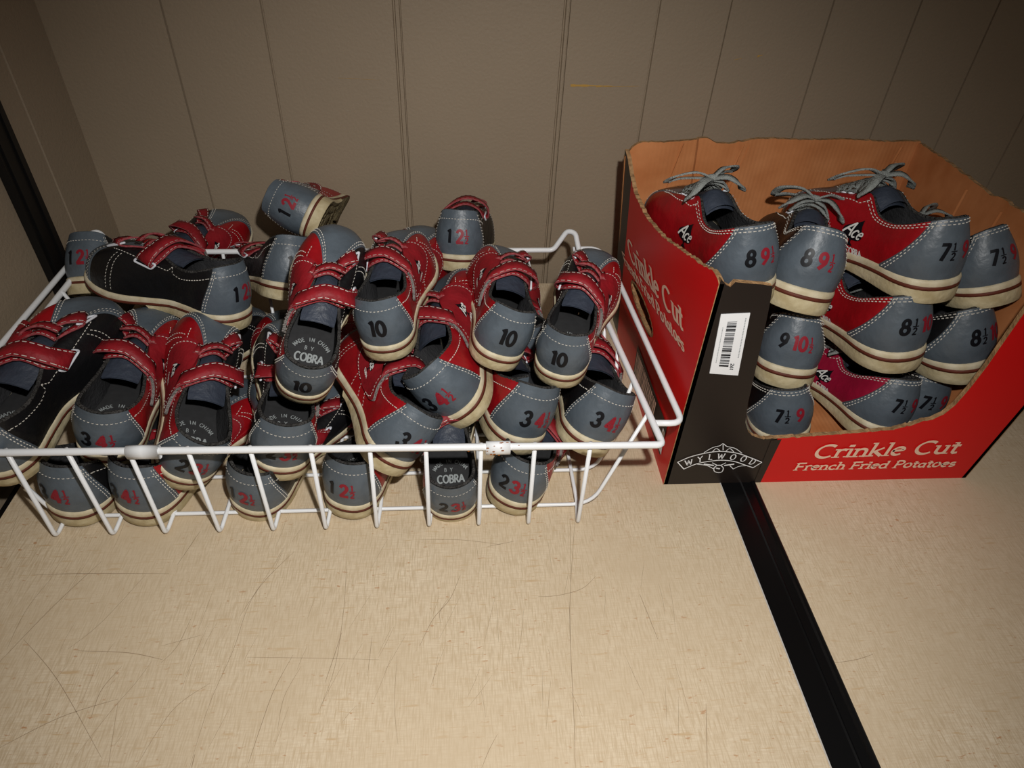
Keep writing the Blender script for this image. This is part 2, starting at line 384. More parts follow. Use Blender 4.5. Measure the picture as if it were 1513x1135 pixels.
    def arch(t,s,off):
        e=.004;p=arch0(t,s);a=arch0(np.asarray(t)+e,s)-arch0(np.asarray(t)-e,s);b=arch0(t,np.asarray(s)+.02)-arch0(t,np.asarray(s)-.02)
        nn=np.cross(b,a);nn/=np.maximum(np.linalg.norm(nn,axis=-1,keepdims=True),1e-9)
        nn=nn*np.sign(nn[...,2:3]+1e-9) if False else nn
        return p+nn*np.asarray(off)[...,None] if np.ndim(off) else p+nn*off
    # make sure the normal points outward
    tst=arch(.33,0.0,.01)-arch0(.33,0.0);sgn=1.0 if tst[2]>0 else -1.0
    ar=lambda t,s,off:arch(t,s,sgn*np.asarray(off) if np.ndim(off) else sgn*off)
    # --- tongue
    g=G();tr=np.linspace(.218 if kid else .235,.47,16);ss=np.linspace(-.19,.19,13);Tt,Ss=np.meshgrid(tr,ss)
    Ss=Ss*(.80+.20*np.clip((Tt-.218)/.05,0,1))
    lift=.0 if kid else .02
    g.grid(ar(Tt,Ss,-.010+lift*np.clip((.30-Tt)/.07,0,1)*(1-(Ss/.2)**2)),0);g.grid(ar(Tt,Ss,-.017),0,flip=True)
    parts.append(('tongue',fin('tongue',g,M['tongue']),[]))
    st=G()
    # --- stitching
    vv=np.linspace(.03,.99,9)
    for d in ((.006,.013) if kid else (.008,.016)):
        for sg in (1,-1):dashes(st,K,[(sg*(th(v)-d),v) for v in vv],off=.0075)
    for sg in (1,-1):
        dashes(st,K,[((tcf(v)+.008 if sg>0 else 1-tcf(v)-.008),v) for v in vv],off=.006)
        dashes(st,K,[((tcf(v)+.017 if sg>0 else 1-tcf(v)-.017),v) for v in vv],off=.006)
    if kid:
        dashes(st,K,[(a,.80) for a in np.linspace(-.118,.118,12)],off=.0075)
        for sg in (1,-1):
            dashes(st,K,[((q if sg>0 else 1-q),v) for q,v in ((.115,.80),(.16,.76),(.20,.74),(.225,.80),(.235,.97))],off=.004)
            dashes(st,K,[((q if sg>0 else 1-q),v) for q,v in ((.235,.97),(.24,.80),(.29,.72),(.34,.69),(.39,.66))],off=.004)
            dashes(st,K,[((q if sg>0 else 1-q),v) for q,v in ((.34,.05),(.345,.3),(.36,.66))],off=.004)
            dashes(st,K,[((q if sg>0 else 1-q),v) for q,v in ((.328,.05),(.333,.3),(.35,.68))],off=.004)
            if sg>0:
                for dq in (.0,.018,.036):dashes(st,K,[(q,v) for q,v in ((.20+dq*1.6,.05),(.232+dq,.35),(.285+dq*.6,.62),(.36,.70+dq))],off=.004)
    else:
        for v_ in (.965,.915):
            dashes(st,K,[(a,v_) for a in np.linspace(-.27,.27,20)],off=.0078)
        for sg in (1,-1):
            dashes(st,K,[((q if sg>0 else 1-q),v) for q,v in ((.262,.95),(.268,.80),(.31,.74),(.36,.72),(.41,.68))],off=.004)
    parts.append(('stitching',fin('stitching',st,M['stitch'],False),[]))
    # --- fastening
    if kid:
        g=G();dd=G()
        def band(tc_,hw,s_list,offs,gg=g,mm=0,th_=.009):
            s_=np.asarray(s_list);of=np.asarray(offs);tq=tc_-.13*np.clip(s_,0,1);C_=ar(tq,s_,of)
            A=ar(tq+hw,s_,of);B=ar(tq-hw,s_,of);Wd=(A-B)/2
            T_=np.gradient(C_,axis=0);T_/=np.linalg.norm(T_,axis=1,keepdims=True);Nn=np.cross(Wd,T_);Nn/=np.linalg.norm(Nn,axis=1,keepdims=True)
            gg.ribbon(C_,Wd,Nn,th_,mm,side=2)
            return C_,Wd,Nn
        rings=[]
        for tc_,hw in ((.286,.021),(.388,.019)):
            # lower run, loop round the ring, upper run back
            sl=np.r_[np.linspace(.55,-.34,18),[-.40,-.44,-.455,-.44,-.40],np.linspace(-.34,.30,14)]
            of=np.r_[np.interp(np.linspace(.55,-.34,18),[-.34,-.1,.1,.55],[.010,.012,.012,.010]),[.010,.016,.028,.040,.048],np.interp(np.linspace(-.34,.30,14),[-.34,-.22,-.05,.30],[.056,.062,.052,.026])]
            C_,Wd,Nn=band(tc_,hw,sl,of)
            for q in (-.82,.82):
                for a in range(0,len(C_)-1):
                    s1=C_[a]+Wd[a]*q;s2=C_[a+1]+Wd[a+1]*q
                    for sd in (1,-1):
                        k1=s1+Nn[a]*sd*.0052;k2=s1+(s2-s1)*.62+Nn[a+1]*sd*.0052;wv=Wd[a]/np.linalg.norm(Wd[a])*.0018
                        dd.add([k1-wv,k1+wv,k2+wv,k2-wv],[(0,1,2,3)])
            # ring
            cen=ar(tc_,-.46,.020);ax=Wd[10]/np.linalg.norm(Wd[10]);tn=ar(tc_,-.52,.016)-ar(tc_,-.40,.024);tn/=np.linalg.norm(tn)
            hw2=np.linalg.norm(Wd[18])+.010
            cor=[cen+ax*a*hw2+tn*b*.020 for a,b in ((-1,-1),(1,-1),(1,1),(-1,1))]
            path=rounded(cor+cor[:2],.012,4)[1:-2]
            rg=G();rg.tube(path[:],.0058,6,closed=True);rings.append(fin('strap_ring',rg,M['ring']))
        # pad with rounded end
        s_=np.linspace(.20,.82,18);rows=[];rows2=[]
        for s1 in s_:
            k=np.clip((s1-.60)/.22,0,1);hwid=.072*math.sqrt(max(0,1-k**2.2))+.002
            q=np.linspace(-1,1,13)*hwid+.337-.13*s1
            rows.append(ar(q,np.full(13,s1),np.interp(s1,[.2,.82],[.030,.018])+0*q));rows2.append(ar(q,np.full(13,s1),np.interp(s1,[.2,.82],[.016,.004])+0*q))
        rows=np.array(rows);rows2=np.array(rows2)
        g.grid(rows,0);
        for a in (0,-1):g.grid(np.stack([rows[:,a],rows2[:,a]]),1,flip=a==0)
        g.grid(np.stack([rows[0],rows2[0]]),0);g.grid(np.stack([rows[-1],rows2[-1]]),1)
        def edge(q):  # stitched border of the pad
            out=[]
            for s1 in np.linspace(.24,.80,20):
                k=np.clip((s1-.58)/.225,0,1);out.append((.337-.13*s1+q*(.062*math.sqrt(max(0,1-k**2.2))),s1))
            return out
        pf=lambda t,v,o:ar(t,v,np.interp(v,[.2,.82],[.030,.018])+o)
        for q in (-1,1):dashes(dd,K,edge(q),off=.0022,surff=pf)
        strap=fin('strap',g,[M['strapred'],M['velcro'],M['rawedge']])
        parts.append(('strap',strap,[('strap_stitching',fin('strap_stitching',dd,M['stitch'],False),[])]))
        for r in rings:parts.append(('strap_ring',r,[]))
        lg=G();LT=np.linalg.norm(pf(.282,.5,0)-pf(.262,.5,0))/.02;LS=np.linalg.norm(pf(.272-.0065,.55,0)-pf(.272+.0065,.45,0))/.10
        def pmap(u,w,o=.0025):   # u along the shoe, w from sole to throat
            s1=.50-w/LS;t1=.337-.13*s1+u*R_/LT
            return ar(t1,s1,np.interp(s1,[.2,.82],[.030,.018])+o)
        fill(lg,[(w*.085-.042,a*.075,b*.075) for w,a,b in SPADE],lambda u,w:pmap(u,w,.0022),0,5)
        text(lg,'Ace',.036,lambda u,w:pmap(u,w,.0032+stk(.0002)),0,-.016,.17,1,slant=.2)
        text(lg,'COBRA',.014,lambda u,w:pmap(u,w,.0032+stk(.0002)),.0,-.062,.2,1)
        parts.append(('spade_logo',fin('spade_logo',lg,[M['ink'],M['white']]),[]))
    else:
        lg=G();t0_,v0_=.232,.46
        Lt=np.linalg.norm(surf(K,t0_+.01,v0_)-surf(K,t0_-.01,v0_))/.02;Lv=np.linalg.norm(surf(K,t0_,v0_+.02)-surf(K,t0_,v0_-.02))/.04
        def pm(u,w,o):
            uu=u*R_;return surf(K,t0_+uu/Lt+w*.10/Lt,v0_+w/Lv,o)
        fill(lg,[(w*.125-.062,a*.115,b*.115) for w,a,b in SPADE],lambda u,w:pm(u,w,.004),0,7)
        text(lg,'Ace',.058,lambda u,w:pm(u,w,.0052+stk(.0002)),.0,-.022,.13,1,slant=.25)
        text(lg,'COBRA',.025,lambda u,w:pm(u,w,.004+stk(.0002)),(-.030)*R_,-.094,.2,1)
        parts.append(('spade_logo',fin('spade_logo',lg,[M['ink'],M['white']]),[]))
        # eyelets and laces
        ks=np.linspace(.292,.462,6)
        for tq in ks:
            for sg in (1,-1):
                a=ar(tq,sg*.28,.004);n_=ar(tq,sg*.28,.02)-a;n_/=np.linalg.norm(n_);u_=np.cross(n_,[0,1,0]);u_/=np.linalg.norm(u_);w_=np.cross(n_,u_)
                e=G();e.tube([a+.0105*(math.cos(q)*u_+math.sin(q)*w_) for q in np.linspace(0,2*math.pi,12,endpoint=False)],.0042,6,closed=True)
                parts.append(('eyelet',fin('eyelet',e,M['ring']),[]))
        g=G()
        def flat(P,hw,th_=.006,up=None):
            P=np.asarray(P);T_=np.gradient(P,axis=0);T_/=np.maximum(np.linalg.norm(T_,axis=1,keepdims=True),1e-9)
            upv=np.array([0,-.25,1.]) if up is None else np.array(up,float)
            Wd=np.cross(T_,upv);Wd/=np.maximum(np.linalg.norm(Wd,axis=1,keepdims=True),1e-9);Nn=np.cross(Wd,T_);g.ribbon(P,Wd*hw,Nn,th_)
        for i in range(5):
            for sg in (1,-1):
                q=np.linspace(-1,1,11);flat(ar(ks[i]+(ks[i+1]-ks[i])*(q*sg+1)/2,q*.28,.014+.010*(1-q*q)+(.003 if sg>0 else 0)),.016,.007)
        kn=ar(ks[0],0.,.035)
        for sg in (1,-1):
            flat(smoothpath([ar(ks[0],sg*.28,.012),ar(ks[0],sg*.12,.03),kn],6),.017,.008)
            flat(smoothpath([kn,kn+[sg*.06,.02,.030],kn+[sg*.135,.06,.012],kn+[sg*.15,.12,-.03],kn+[sg*.10,.09,-.012],kn+[sg*.04,.03,.0],kn],7),.017,.008,up=(0,.3,1))
            flat(smoothpath([kn,kn+[sg*.05,-.04,.012],kn+[sg*.10,-.055,-.02],kn+[sg*.13,-.03,-.06]],7),.017,.008)
        g.tube([kn+[-.02,0,0],kn+[-.01,0,.004],kn+[.01,0,.004],kn+[.02,0,0]],[.010,.017,.017,.010],8)
        parts.append(('shoelace',fin('shoelace',g,M['lace']),[]))
    return parts
def number_mesh(K,R_,size):
    """painted size marks on the heel counter: black first, red second"""
    g=G();t0_=0.0;v0_=.40 if K is KID else .5
    Lt=np.linalg.norm(surf(K,.01,v0_)-surf(K,-.01,v0_))/.02;Lv=np.linalg.norm(surf(K,0,v0_+.02)-surf(K,0,v0_-.02))/.04
    def pm(u,w):return surf(K,(u*R_)/Lt,v0_+w/Lv,.0074+stk(.0002))
    def frac(u,m,s):
        text(g,'1',s*.42,pm,u,s*.56,.2,m);text(g,'2',s*.42,pm,u,0,.2,m);stroke(g,[(u-.13*s,s*.49),(u+.13*s,s*.49)],s*.05,pm,m,0,step=.01)
    big=(.090 if size=='10' else .078) if K is KID else .064
    lay={'10':[('10',0,0,0)],'1':[('1',-.045,0,0),('2h',.025,1,0)],'2':[('2',-.044,0,0),('3h',.026,1,0)],'3':[('3',-.048,0,0),('4h',.026,1,0)],
      '7':[('7h',-.035,0,0),('9',.040,1,0)],'8':[('8',-.035,0,0),('9h',.030,1,0)],'85':[('8h',-.035,0,0),('10',.042,1,0)],'9':[('9',-.045,0,0),('10h',.030,1,0)]}[size]
    for s,u,m,_ in lay:
        hf=s.endswith('h');d=s[:-1] if hf else s
        w=text(g,d,big,pm,u-(.012 if hf else 0),-.036,.21,m,spacing=.92)
        if hf:frac(u+w/2+.008,m,big)if False else None
        if hf:
            uu=u+w/2+.006;sz=big
            text(g,'1',sz*.46,pm,uu,-.036+sz*.55,.20,m);text(g,'2',sz*.46,pm,uu,-.036-.002,.20,m);stroke(g,[(uu-.17*sz,-.036+sz*.5),(uu+.17*sz,-.036+sz*.5)],sz*.06,pm,m,0,step=.01)
    V=[tuple(np.asarray(v)*[R_,1,1]) for v in g.V]
    return mesh('size_number',V,g.F if R_>0 else [f[::-1] for f in g.F],[M['ink'],M['redink']],g.M,True)
CACHE={}
def inst(parts,root):
    for nm,me,sub in parts:
        o=obj(nm,me,root)
        for n2,m2,_ in sub:obj(n2,m2,o)
NUM={}
def Rmat(yaw,pitch,roll):
    a,b,c=[math.radians(q) for q in (yaw,pitch,roll)]
    return Matrix.Rotation(a,4,'Z')@Matrix.Rotation(b,4,'X')@Matrix.Rotation(c,4,'Y')
def shoe(pose,label,group,magenta=False,crush=0.):
    size,foot,L,x,y,z,ya,pi,ro=pose
    kid=size in('10','1','2','3');K=KID if kid else ADU;R_=1 if foot=='R' else -1
    key=(kid,R_,magenta,crush)
    if key not in CACHE:CACHE[key]=base_shoe(K,kid,R_,M['magenta'] if magenta else M['red'],crush)
    if (size,R_) not in NUM:NUM[(size,R_)]=number_mesh(K,R_,size)
    r=empty('bowling_shoe',label,'shoe',group)
    r.matrix_world=Matrix.Translation((x,y,z))@Rmat(ya,pi,ro)@Matrix.Diagonal((L,L,L,1))
    inst(CACHE[key],r);obj('size_number',NUM[(size,R_)],r)
    return r
# ------------------------------------------------------------------ camera
F_PX=1010.0;CH=.565
Rc=np.array(RMAT)
cam=bpy.data.cameras.new('camera');cam.sensor_fit='HORIZONTAL';cam.sensor_width=36;cam.lens=F_PX/1513*36;cam.clip_start=.01
co=link(bpy.data.objects.new('camera',cam));mw=Matrix.Identity(4)
for i in range(3):mw[i][0]=Rc[i,0];mw[i][1]=-Rc[i,1];mw[i][2]=-Rc[i,2]
mw[2][3]=CH;co.matrix_world=mw;sc.camera=co
# ------------------------------------------------------------------ surface materials
def laminate():
    m=bpy.data.materials.new('beige_linen_laminate');m.use_nodes=True;nt=m.node_tree;N=nt.nodes;L=nt.links;b=N['Principled BSDF']
    b.inputs['Roughness'].default_value=.48;b.inputs['Specular IOR Level'].default_value=.35
    tc=N.new('ShaderNodeTexCoord')
    def nz(sc_,det,scale):
        mp=N.new('ShaderNodeMapping');mp.inputs['Scale'].default_value=sc_;L.new(tc.outputs['Object'],mp.inputs['Vector'])
        n=N.new('ShaderNodeTexNoise');n.inputs['Scale'].default_value=scale;n.inputs['Detail'].default_value=det;L.new(mp.outputs[0],n.inputs['Vector']);return n.outputs['Fac']
    a=nz((.1,1,1),4,820);c=nz((1,.1,1),4,820);d=nz((1,1,1),5,9);e=nz((.4,1,1),2,340);f_=nz((.12,1,1),3,300)
    def mix(fac,A,B,mode='MIX'):
        x=N.new('ShaderNodeMix');x.data_type='RGBA';x.blend_type=mode
        if isinstance(fac,float):x.inputs[0].default_value=fac
        else:L.new(fac,x.inputs[0])
        for s_,q in ((6,A),(7,B)):
            if isinstance(q,tuple):x.inputs[s_].default_value=(*q,1)
            else:L.new(q,x.inputs[s_])
        return x.outputs[2]
    def ramp(v,p0,p1):
        r=N.new('ShaderNodeValToRGB');r.color_ramp.elements[0].position=p0;r.color_ramp.elements[1].position=p1;L.new(v,r.inputs[0]);return r.outputs[0]
    col=mix(ramp(a,.35,.65),srgb(212,192,162),srgb(224,208,182))
    col=mix(ramp(c,.42,.68),col,srgb(194,172,140))
    col=mix(ramp(f_,.62,.72),col,srgb(196,166,126))
    col=mix(ramp(e,.68,.75),col,srgb(182,136,96))
    col=mix(ramp(d,.3,.8),col,srgb(202,182,152))
    L.new(col,b.inputs['Base Color']);return m
M['lam']=laminate()
M['blackplastic']=mat('black_edge_moulding',srgb(10,10,11),.28,.5)
M['blackmetal']=mat('black_metal',srgb(16,15,15),.5,.4,noise=.2,scale=20)
M['edge']=mat('pale_laminate_edge',srgb(190,185,178),.5,.3)
M['scratch']=mat('dark_scratch',srgb(152,131,106),.7,.2)
M['wall']=mat('taupe_wall_paint',srgb(160,143,121),.55,.3,noise=.08,scale=4,bump=(260,.25,.002))
M['groove']=mat('groove_shadow_line',srgb(112,98,84),.8,.2)
M['scuff']=mat('yellow_scuff',srgb(190,150,80),.8,.1)
M['scuffpale']=mat('pale_scuff',srgb(165,150,130),.8,.1)
# ------------------------------------------------------------------ walls
WY=.93;WX=-.490
def wally(px,py):return aty(px,py,WY)
def grooved(name,line,t0,t1,z0,z1,groo,axis):
    """wall with routed V grooves; line = plane coordinate, groo = list of (pos,width)"""
    g=G();prof=[(t0,0)]
    for p,w in sorted(groo):prof+=[(p-w,0),(p-w*.35,.003),(p+w*.35,.003),(p+w,0)]
    prof.append((t1,0));rows=[]
    for t,d in prof:
        rows.append([(t,line+d,z0),(t,line+d,z1)] if axis=='x' else [(line-d,t,z0),(line-d,t,z1)])
    g.grid(np.array(rows),0)
    # backing thickness
    if axis=='x':g.box((t0,line+.012,z0),(t1,line+.03,z1))
    else:g.box((line-.03,t0,z0),(line-.012,t1,z1))
    me=g.me(name,M['wall'],False);return obj(name,me,kind='structure')
gx=[wally(x,0)[0] for x in (236,385,581,836,976,1082,1233,1363,1479)]
gr=[(gx[0],.0012),(gx[1],.0016),(gx[2],.0018),(gx[2]+.0075,.0012),(gx[3],.0018),(gx[3]+.006,.001),(gx[4],.0016),(gx[5],.0012),(gx[6],.0012),(gx[7],.0012),(gx[8],.0012),(gx[8]+.11,.0014),(gx[8]+.24,.0014),(gx[8]+.4,.0014)]
wb=grooved('wall_back',WY,WX,1.5,-.75,1.6,gr,'x')
wl=grooved('wall_left',WX,-1.2,WY,-.75,1.6,[(atx(95,300,WX)[1],.0018),(atx(20,560,WX)[1],.0012),(.30,.0014),(.12,.0014),(-.2,.0014)],'y')
def scuffs():
    g=G()
    def q(px0,py0,px1,py1,wd,m):
        a=wally(px0,py0);b=wally(px1,py1);y=WY-.0006
        n=14;xs=np.linspace(a[0],b[0],n);zs=np.linspace(a[2],b[2],n);h=wd*(.35+.65*rng.rand(n))*np.linspace(1,.25,n)
        g.grid([[ (x,y,z-k),(x,y,z+k)] for x,z,k in zip(xs,zs,h)],m)
    q(843,126,905,127,.0022,0);q(880,128,944,127,.0007,0);q(1119,83,1127,81,.0016,0);q(350,112,364,113,.0008,1);q(512,163,518,164,.0012,1)
    q(762,64,775,64,.0008,1);q(742,59,758,61,.0009,1);q(1085,88,1096,86,.0006,0);q(500,115,560,118,.0003,0)
    obj('paint_scuffs',g.me('paint_scuffs',[M['scuff'],M['scuffpale']],False),wb)
scuffs()
# vertical black upright against the left wall
g=G();g.box((WX+.0005,.735,-.7),(WX+.010,.775,1.3));g.box((WX+.010,.741,-.7),(WX+.012,.747,1.3));g.box((WX+.010,.763,-.7),(WX+.012,.769,1.3))
up=obj('wall_upright',g.me('wall_upright',M['blackmetal'],False),None,label='black metal vertical upright fixed to the left brown wall',category='upright')
g=G()
g.box((-1.4,-1.3,-.78),(1.6,1.0,-.75));obj('floor',g.me('floor',mat('brown_floor',srgb(70,60,52),.7,.3,noise=.2,scale=5),False),kind='structure')
# scratches: thin worn lines in the laminate
def scratches(g):
    def s(P,w=.00035,m=0):
        X=np.array([atz(*p) for p in P])[:,:2];X=smoothpath(np.c_[X,0*X[:,0]],8)[:,:2];n=len(X)
        T=np.gradient(X,axis=0);T/=np.maximum(np.linalg.norm(T,axis=1,keepdims=True),1e-9);Nn=np.c_[-T[:,1],T[:,0]]*(w*.5*(.4+.6*np.sin(np.linspace(.15,3,n))))[:,None]
        g.grid([[(*(x-q),.00025),(*(x+q),.00025)] for x,q in zip(X,Nn)],1)
    for P in [[(0,978),(80,895),(150,830)],[(282,915),(262,955),(238,980)],[(224,978),(200,1010),(165,1050),(110,1120)],[(307,925),(285,975),(268,1020)],
      [(175,1035),(165,1100),(160,1135)],[(433,968),(405,1020),(385,1075),(365,1135)],[(35,945),(85,1005),(150,1120)],[(0,1105),(90,1060),(175,1033)],
      [(238,955),(275,945),(300,938)],[(415,820),(370,890),(345,960),(310,1040),(280,1135)],[(435,815),(390,860),(355,910)],[(296,785),(262,835)],
      [(512,830),(508,900),(495,985),(470,1055)],[(587,970),(583,1040),(588,1100)],[(680,850),(665,885),(640,915),(620,955)],[(662,885),(650,905),(652,925)],
      [(850,760),(842,900),(848,1060),(850,1135)],[(842,750),(843,860)],[(880,852),(860,870),(825,880),(795,882)],[(945,878),(958,910),(972,945)],
      [(1232,980),(1265,975),(1290,967)],[(620,798),(680,798),(740,805)],[(720,808),(760,800)],[(365,972),(420,972),(560,975)],[(200,1135),(255,1050),(310,1010)],
      [(735,1085),(722,1110),(712,1135)],[(115,962),(190,965),(240,975)],[(445,985),(420,1030),(410,1080)],[(1043,1040),(1045,1135)],[(180,985),(150,1020),(135,1060)],
      [(505,935),(492,975),(480,1010)],[(550,940),(543,1000)],[(80,850),(40,900),(10,960)],[(215,850),(150,920),(100,960)],[(50,850),(110,848),(250,848)],[(288,1115),(283,1135)]]:
        s(P,.00028+.00022*rng.rand())
    for i in range(60):
        x=rng.uniform(10,1020);y=rng.uniform(800,1110);a=rng.normal(-62,8) if x<700 else rng.normal(-88,14);l=rng.uniform(20,80)
        d=(math.cos(math.radians(a))*l,math.sin(math.radians(a))*l);s([(x,y),(x+d[0]*.5+rng.normal(0,.7),y+d[1]*.5),(x+d[0],y+d[1])],.00022)
# ------------------------------------------------------------------ the two table tops with the black moulding between
TX0=-.4585;SX0,SX1=.287,.326
def table(x0,x1,label,white_right,name='table'):
    r=empty(name,label,'table',None,((x0+x1)/2,.40,-.74))
    o=Vector(r.location)
    def put(nm,g,m,par=r,**k):
        V=[(v[0]-o.x,v[1]-o.y,v[2]-o.z) for v in g.V];return obj(nm,mesh(nm,V,g.F,m,g.M,False),par,**k)
    g=G();g.box((x0,-.35,-.028),(x1,WY-.03,0))
    if white_right:scratches(g)
    tp=put('table_top',g,[M['lam'],M['scratch']])
    g=G();g.box((x0+.02,-.30,-.10),(x1-.02,-.28,-.028));put('apron',g,M['blackmetal'])
    g=G();g.box((x0+.02,WY-.06,-.10),(x1-.02,WY-.04,-.028));put('apron',g,M['blackmetal'])
    for a in (x0+.03,x1-.06):
        for b in (-.29,WY-.09):
            g=G();g.box((a,b,-.74),(a+.03,b+.03,-.028));put('leg',g,M['blackmetal'])
    return r,tp,put
tL,tLtop,putL=table(TX0,SX0-.0012,'wide beige laminate table under the wire basket, left of the black strip',True)
tR,tRtop,putR=table(SX1,1.25,'beige laminate table under the cardboard box, right of the black strip',False)
g=G();g.box((SX0-.0012,-.35,-.028),(SX0,WY-.03,.0004));putL('table_edge',g,M['edge'])
g=G();g.box((TX0-.006,-.35,-.030),(TX0,WY-.03,-.0006));putL('table_edge',g,M['blackplastic'])
# moulding strip that bridges the gap : shallow channel with a rolled right lip
prof=[(SX0,-.001),(SX0+.0005,.0003),(SX0+.022,.0003),(SX0+.0235,.0012),(SX0+.025,.0003),(SX0+.033,.0003),(SX0+.0345,.0022),(SX0+.037,.0026),(SX1-.0005,.0018),(SX1,.0),(SX1,-.026),(SX0,-.026)]
g=G();ys=np.linspace(-.35,WY-.03,40);g.grid([[ (x,y,z) for x,z in prof] for y in ys],0,closev=True)
n_=len(prof);g.F+=[tuple(range(n_)),tuple(range((len(ys)-1)*n_,len(ys)*n_))];g.M+=[0,0]
obj('black_strip',g.me('black_strip',M['blackplastic'],False),None,label='glossy black moulding strip running between the two beige tables',category='strip')
# ------------------------------------------------------------------ wire basket
ZR=.120
FR,BR,BL,FL=np.array([.186,.432,ZR]),np.array([.150,.790,ZR]),np.array([-.446,.780,ZR]),np.array([-.450,.437,ZR])
def basket():
    r=empty('wire_basket','white coated wire basket full of small bowling shoes on the beige table','basket',None,(-.14,.61,0))
    o=np.array([-.14,.61,0])
    def put(nm,g,m=M['wire'],par=r):
        return obj(nm,mesh(nm,[np.asarray(v)-o for v in g.V],g.F,m,g.M),par)
    # rim: square rod all the way round, raised to a peak at the back corners
    ht=.027
    pkR=[BR+[-.026,0,0],BR+[-.010,.002,ht],BR+[.0,-.004,ht],BR+[.006,-.045,0]]
    pkL=[BL+[-.004,-.045,0],BL+[.002,-.004,ht],BL+[.010,.002,ht],BL+[.026,0,0]]
    P=[(FL+FR)/2,FR,*pkR[::-1],*pkL[::-1],FL,(FL+FR)/2]
    g=G();g.tube(rounded(P,.006,4)[:-1],.0034,8,closed=True);put('rim',g)
    # hanging loops outside both ends
    g=G();A=BR+[.002,-.012,.006];P=[A+[-.004,.004,0],BR+[.032,-.002,.004],BR+[.044,-.03,0],FR+[.026,.028,.0],FR+[-.002,.030,-.001]]
    g.tube(rounded(P,.014,5),.0032,8);put('side_loop',g)
    g=G();P=[BL+[.004,.004,0],BL+[-.018,.0,.0],BL+[-.021,-.03,0],FL+[-.020,.028,0],FL+[.002,.030,0]]
    g.tube(rounded(P,.012,5),.0032,8);put('side_loop',g)
    rw=.0021
    # lengthwise wires: front rim -> floor -> back rim
    tops=[atz(px,664,ZR)[0] for px in (12,100,190,277,369,458,546,629,711,791,874)]
    bots=[atz(px,py,.001)[0] for px,py in ((93,778),(175,778),(252,775),(331,772),(409,770),(485,768),(559,767),(635,765),(707,764),(779,762),(851,760))]
    for a,b in zip(tops,bots):
        bk=np.interp(a,[FL[0],FR[0]],[BL[0],BR[0]])
        P=[(a,FR[1]+.001+(FL[1]-FR[1])*(FR[0]-a)/(FR[0]-FL[0]),ZR+.003),(b,.436,.0024),(b+.002,.462,.0068),(b,.74,.0068),(bk,.783,ZR+.002)]
        g=G();g.tube(rounded(P,.007,4),rw,7);put('long_wire',g)
    # crosswise wires: side rim -> floor -> side rim
    for k,y in enumerate((.4595,.508,.565,.62,.675,.73)):
        f=(y-.44)/.35;xr=FR[0]+(BR[0]-FR[0])*f;xl=-.449
        P=[(xl+.001,y+.012,ZR+.002),(-.40,y,.0046),((.137,.150,.177,.177,.172,.166)[k],y,.0046),(xr-.002,y+.015,ZR+.002)]
        g=G();g.tube(rounded(P,.022,6),rw,7);put('cross_wire',g)
    # plastic clips and rust on the front rod
    for px,w,rusty in ((212,.0135,0),(736,.011,1)):
        c=atz(px,665 if px<400 else 660,ZR);g=G();yy=FR[1]+(FL[1]-FR[1])*(FR[0]-c[0])/(FR[0]-FL[0])
        n=12;a=np.linspace(0,2*math.pi,n,endpoint=False);X=np.linspace(-w,w,3)
        g.grid([[ (c[0]+x,yy+.0052*math.cos(q),ZR-.0015+.0072*math.sin(q)) for q in a] for x in X],0,closev=True)
        b=len(g.V)-3*n;g.F+=[tuple(b+i for i in range(n)),tuple(b+2*n+i for i in range(n))];g.M+=[0,0]
        cl=put('rim_clip',g)
        if rusty:
            g=G()
            for i in range(16):
                x=c[0]+rng.normal(0,.010);q=rng.uniform(1.6,4.2);s=rng.uniform(.0004,.0011);rr=.0054 if abs(x-c[0])<w else .0035
                p=np.array([x,yy+rr*1.02*math.cos(q),ZR-.0015*(abs(x-c[0])<w)+ (.0074 if abs(x-c[0])<w else .0035)*math.sin(q)])
                g.add([p+[s*math.cos(t)*1.6,-.0001,s*math.sin(t)] for t in np.linspace(0,6.28,7)[:-1]],[(0,1,2,3,4,5)])
            put('rust_spots',g,M['rust'])
basket()
# ------------------------------------------------------------------ cardboard box
def kraft():
    m=bpy.data.materials.new('kraft_cardboard');m.use_nodes=True;nt=m.node_tree;N=nt.nodes;L=nt.links;b=N['Principled BSDF'];b.inputs['Roughness'].default_value=.85;b.inputs['Specular IOR Level'].default_value=.15
    tc=N.new('ShaderNodeTexCoord');mp=N.new('ShaderNodeMapping');mp.inputs['Scale'].default_value=(.5,1,.6);L.new(tc.outputs['Object'],mp.inputs[0])
    n=N.new('ShaderNodeTexNoise');n.inputs['Scale'].default_value=40;n.inputs['Detail'].default_value=8;L.new(mp.outputs[0],n.inputs['Vector'])
    r=N.new('ShaderNodeValToRGB');r.color_ramp.elements[0].color=(*srgb(180,112,66),1);r.color_ramp.elements[1].color=(*srgb(202,134,86),1);r.color_ramp.elements[0].position=.3;r.color_ramp.elements[1].position=.7
    L.new(n.outputs['Fac'],r.inputs[0]);L.new(r.outputs[0],b.inputs['Base Color'])
    w=N.new('ShaderNodeTexWave');w.inputs['Scale'].default_value=60;w.inputs['Distortion'].default_value=.3;L.new(tc.outputs['Object'],w.inputs['Vector'])
    bp=N.new('ShaderNodeBump');bp.inputs['Strength'].default_value=.12;bp.inputs['Distance'].default_value=.0015;L.new(w.outputs['Fac'],bp.inputs['Height']);L.new(bp.outputs[0],b.inputs['Normal'])
    return m
M['kraft']=kraft()
M['kraftedge']=mat('torn_cardboard_edge',srgb(186,146,104),.95,.1,noise=.5,scale=120,bump=(300,.9,.002))
M['boxred']=mat('red_box_print',srgb(214,12,16),.42,.4,noise=.06,scale=10)
M['boxblack']=mat('black_box_print',srgb(34,27,24),.4,.4,noise=.12,scale=8)
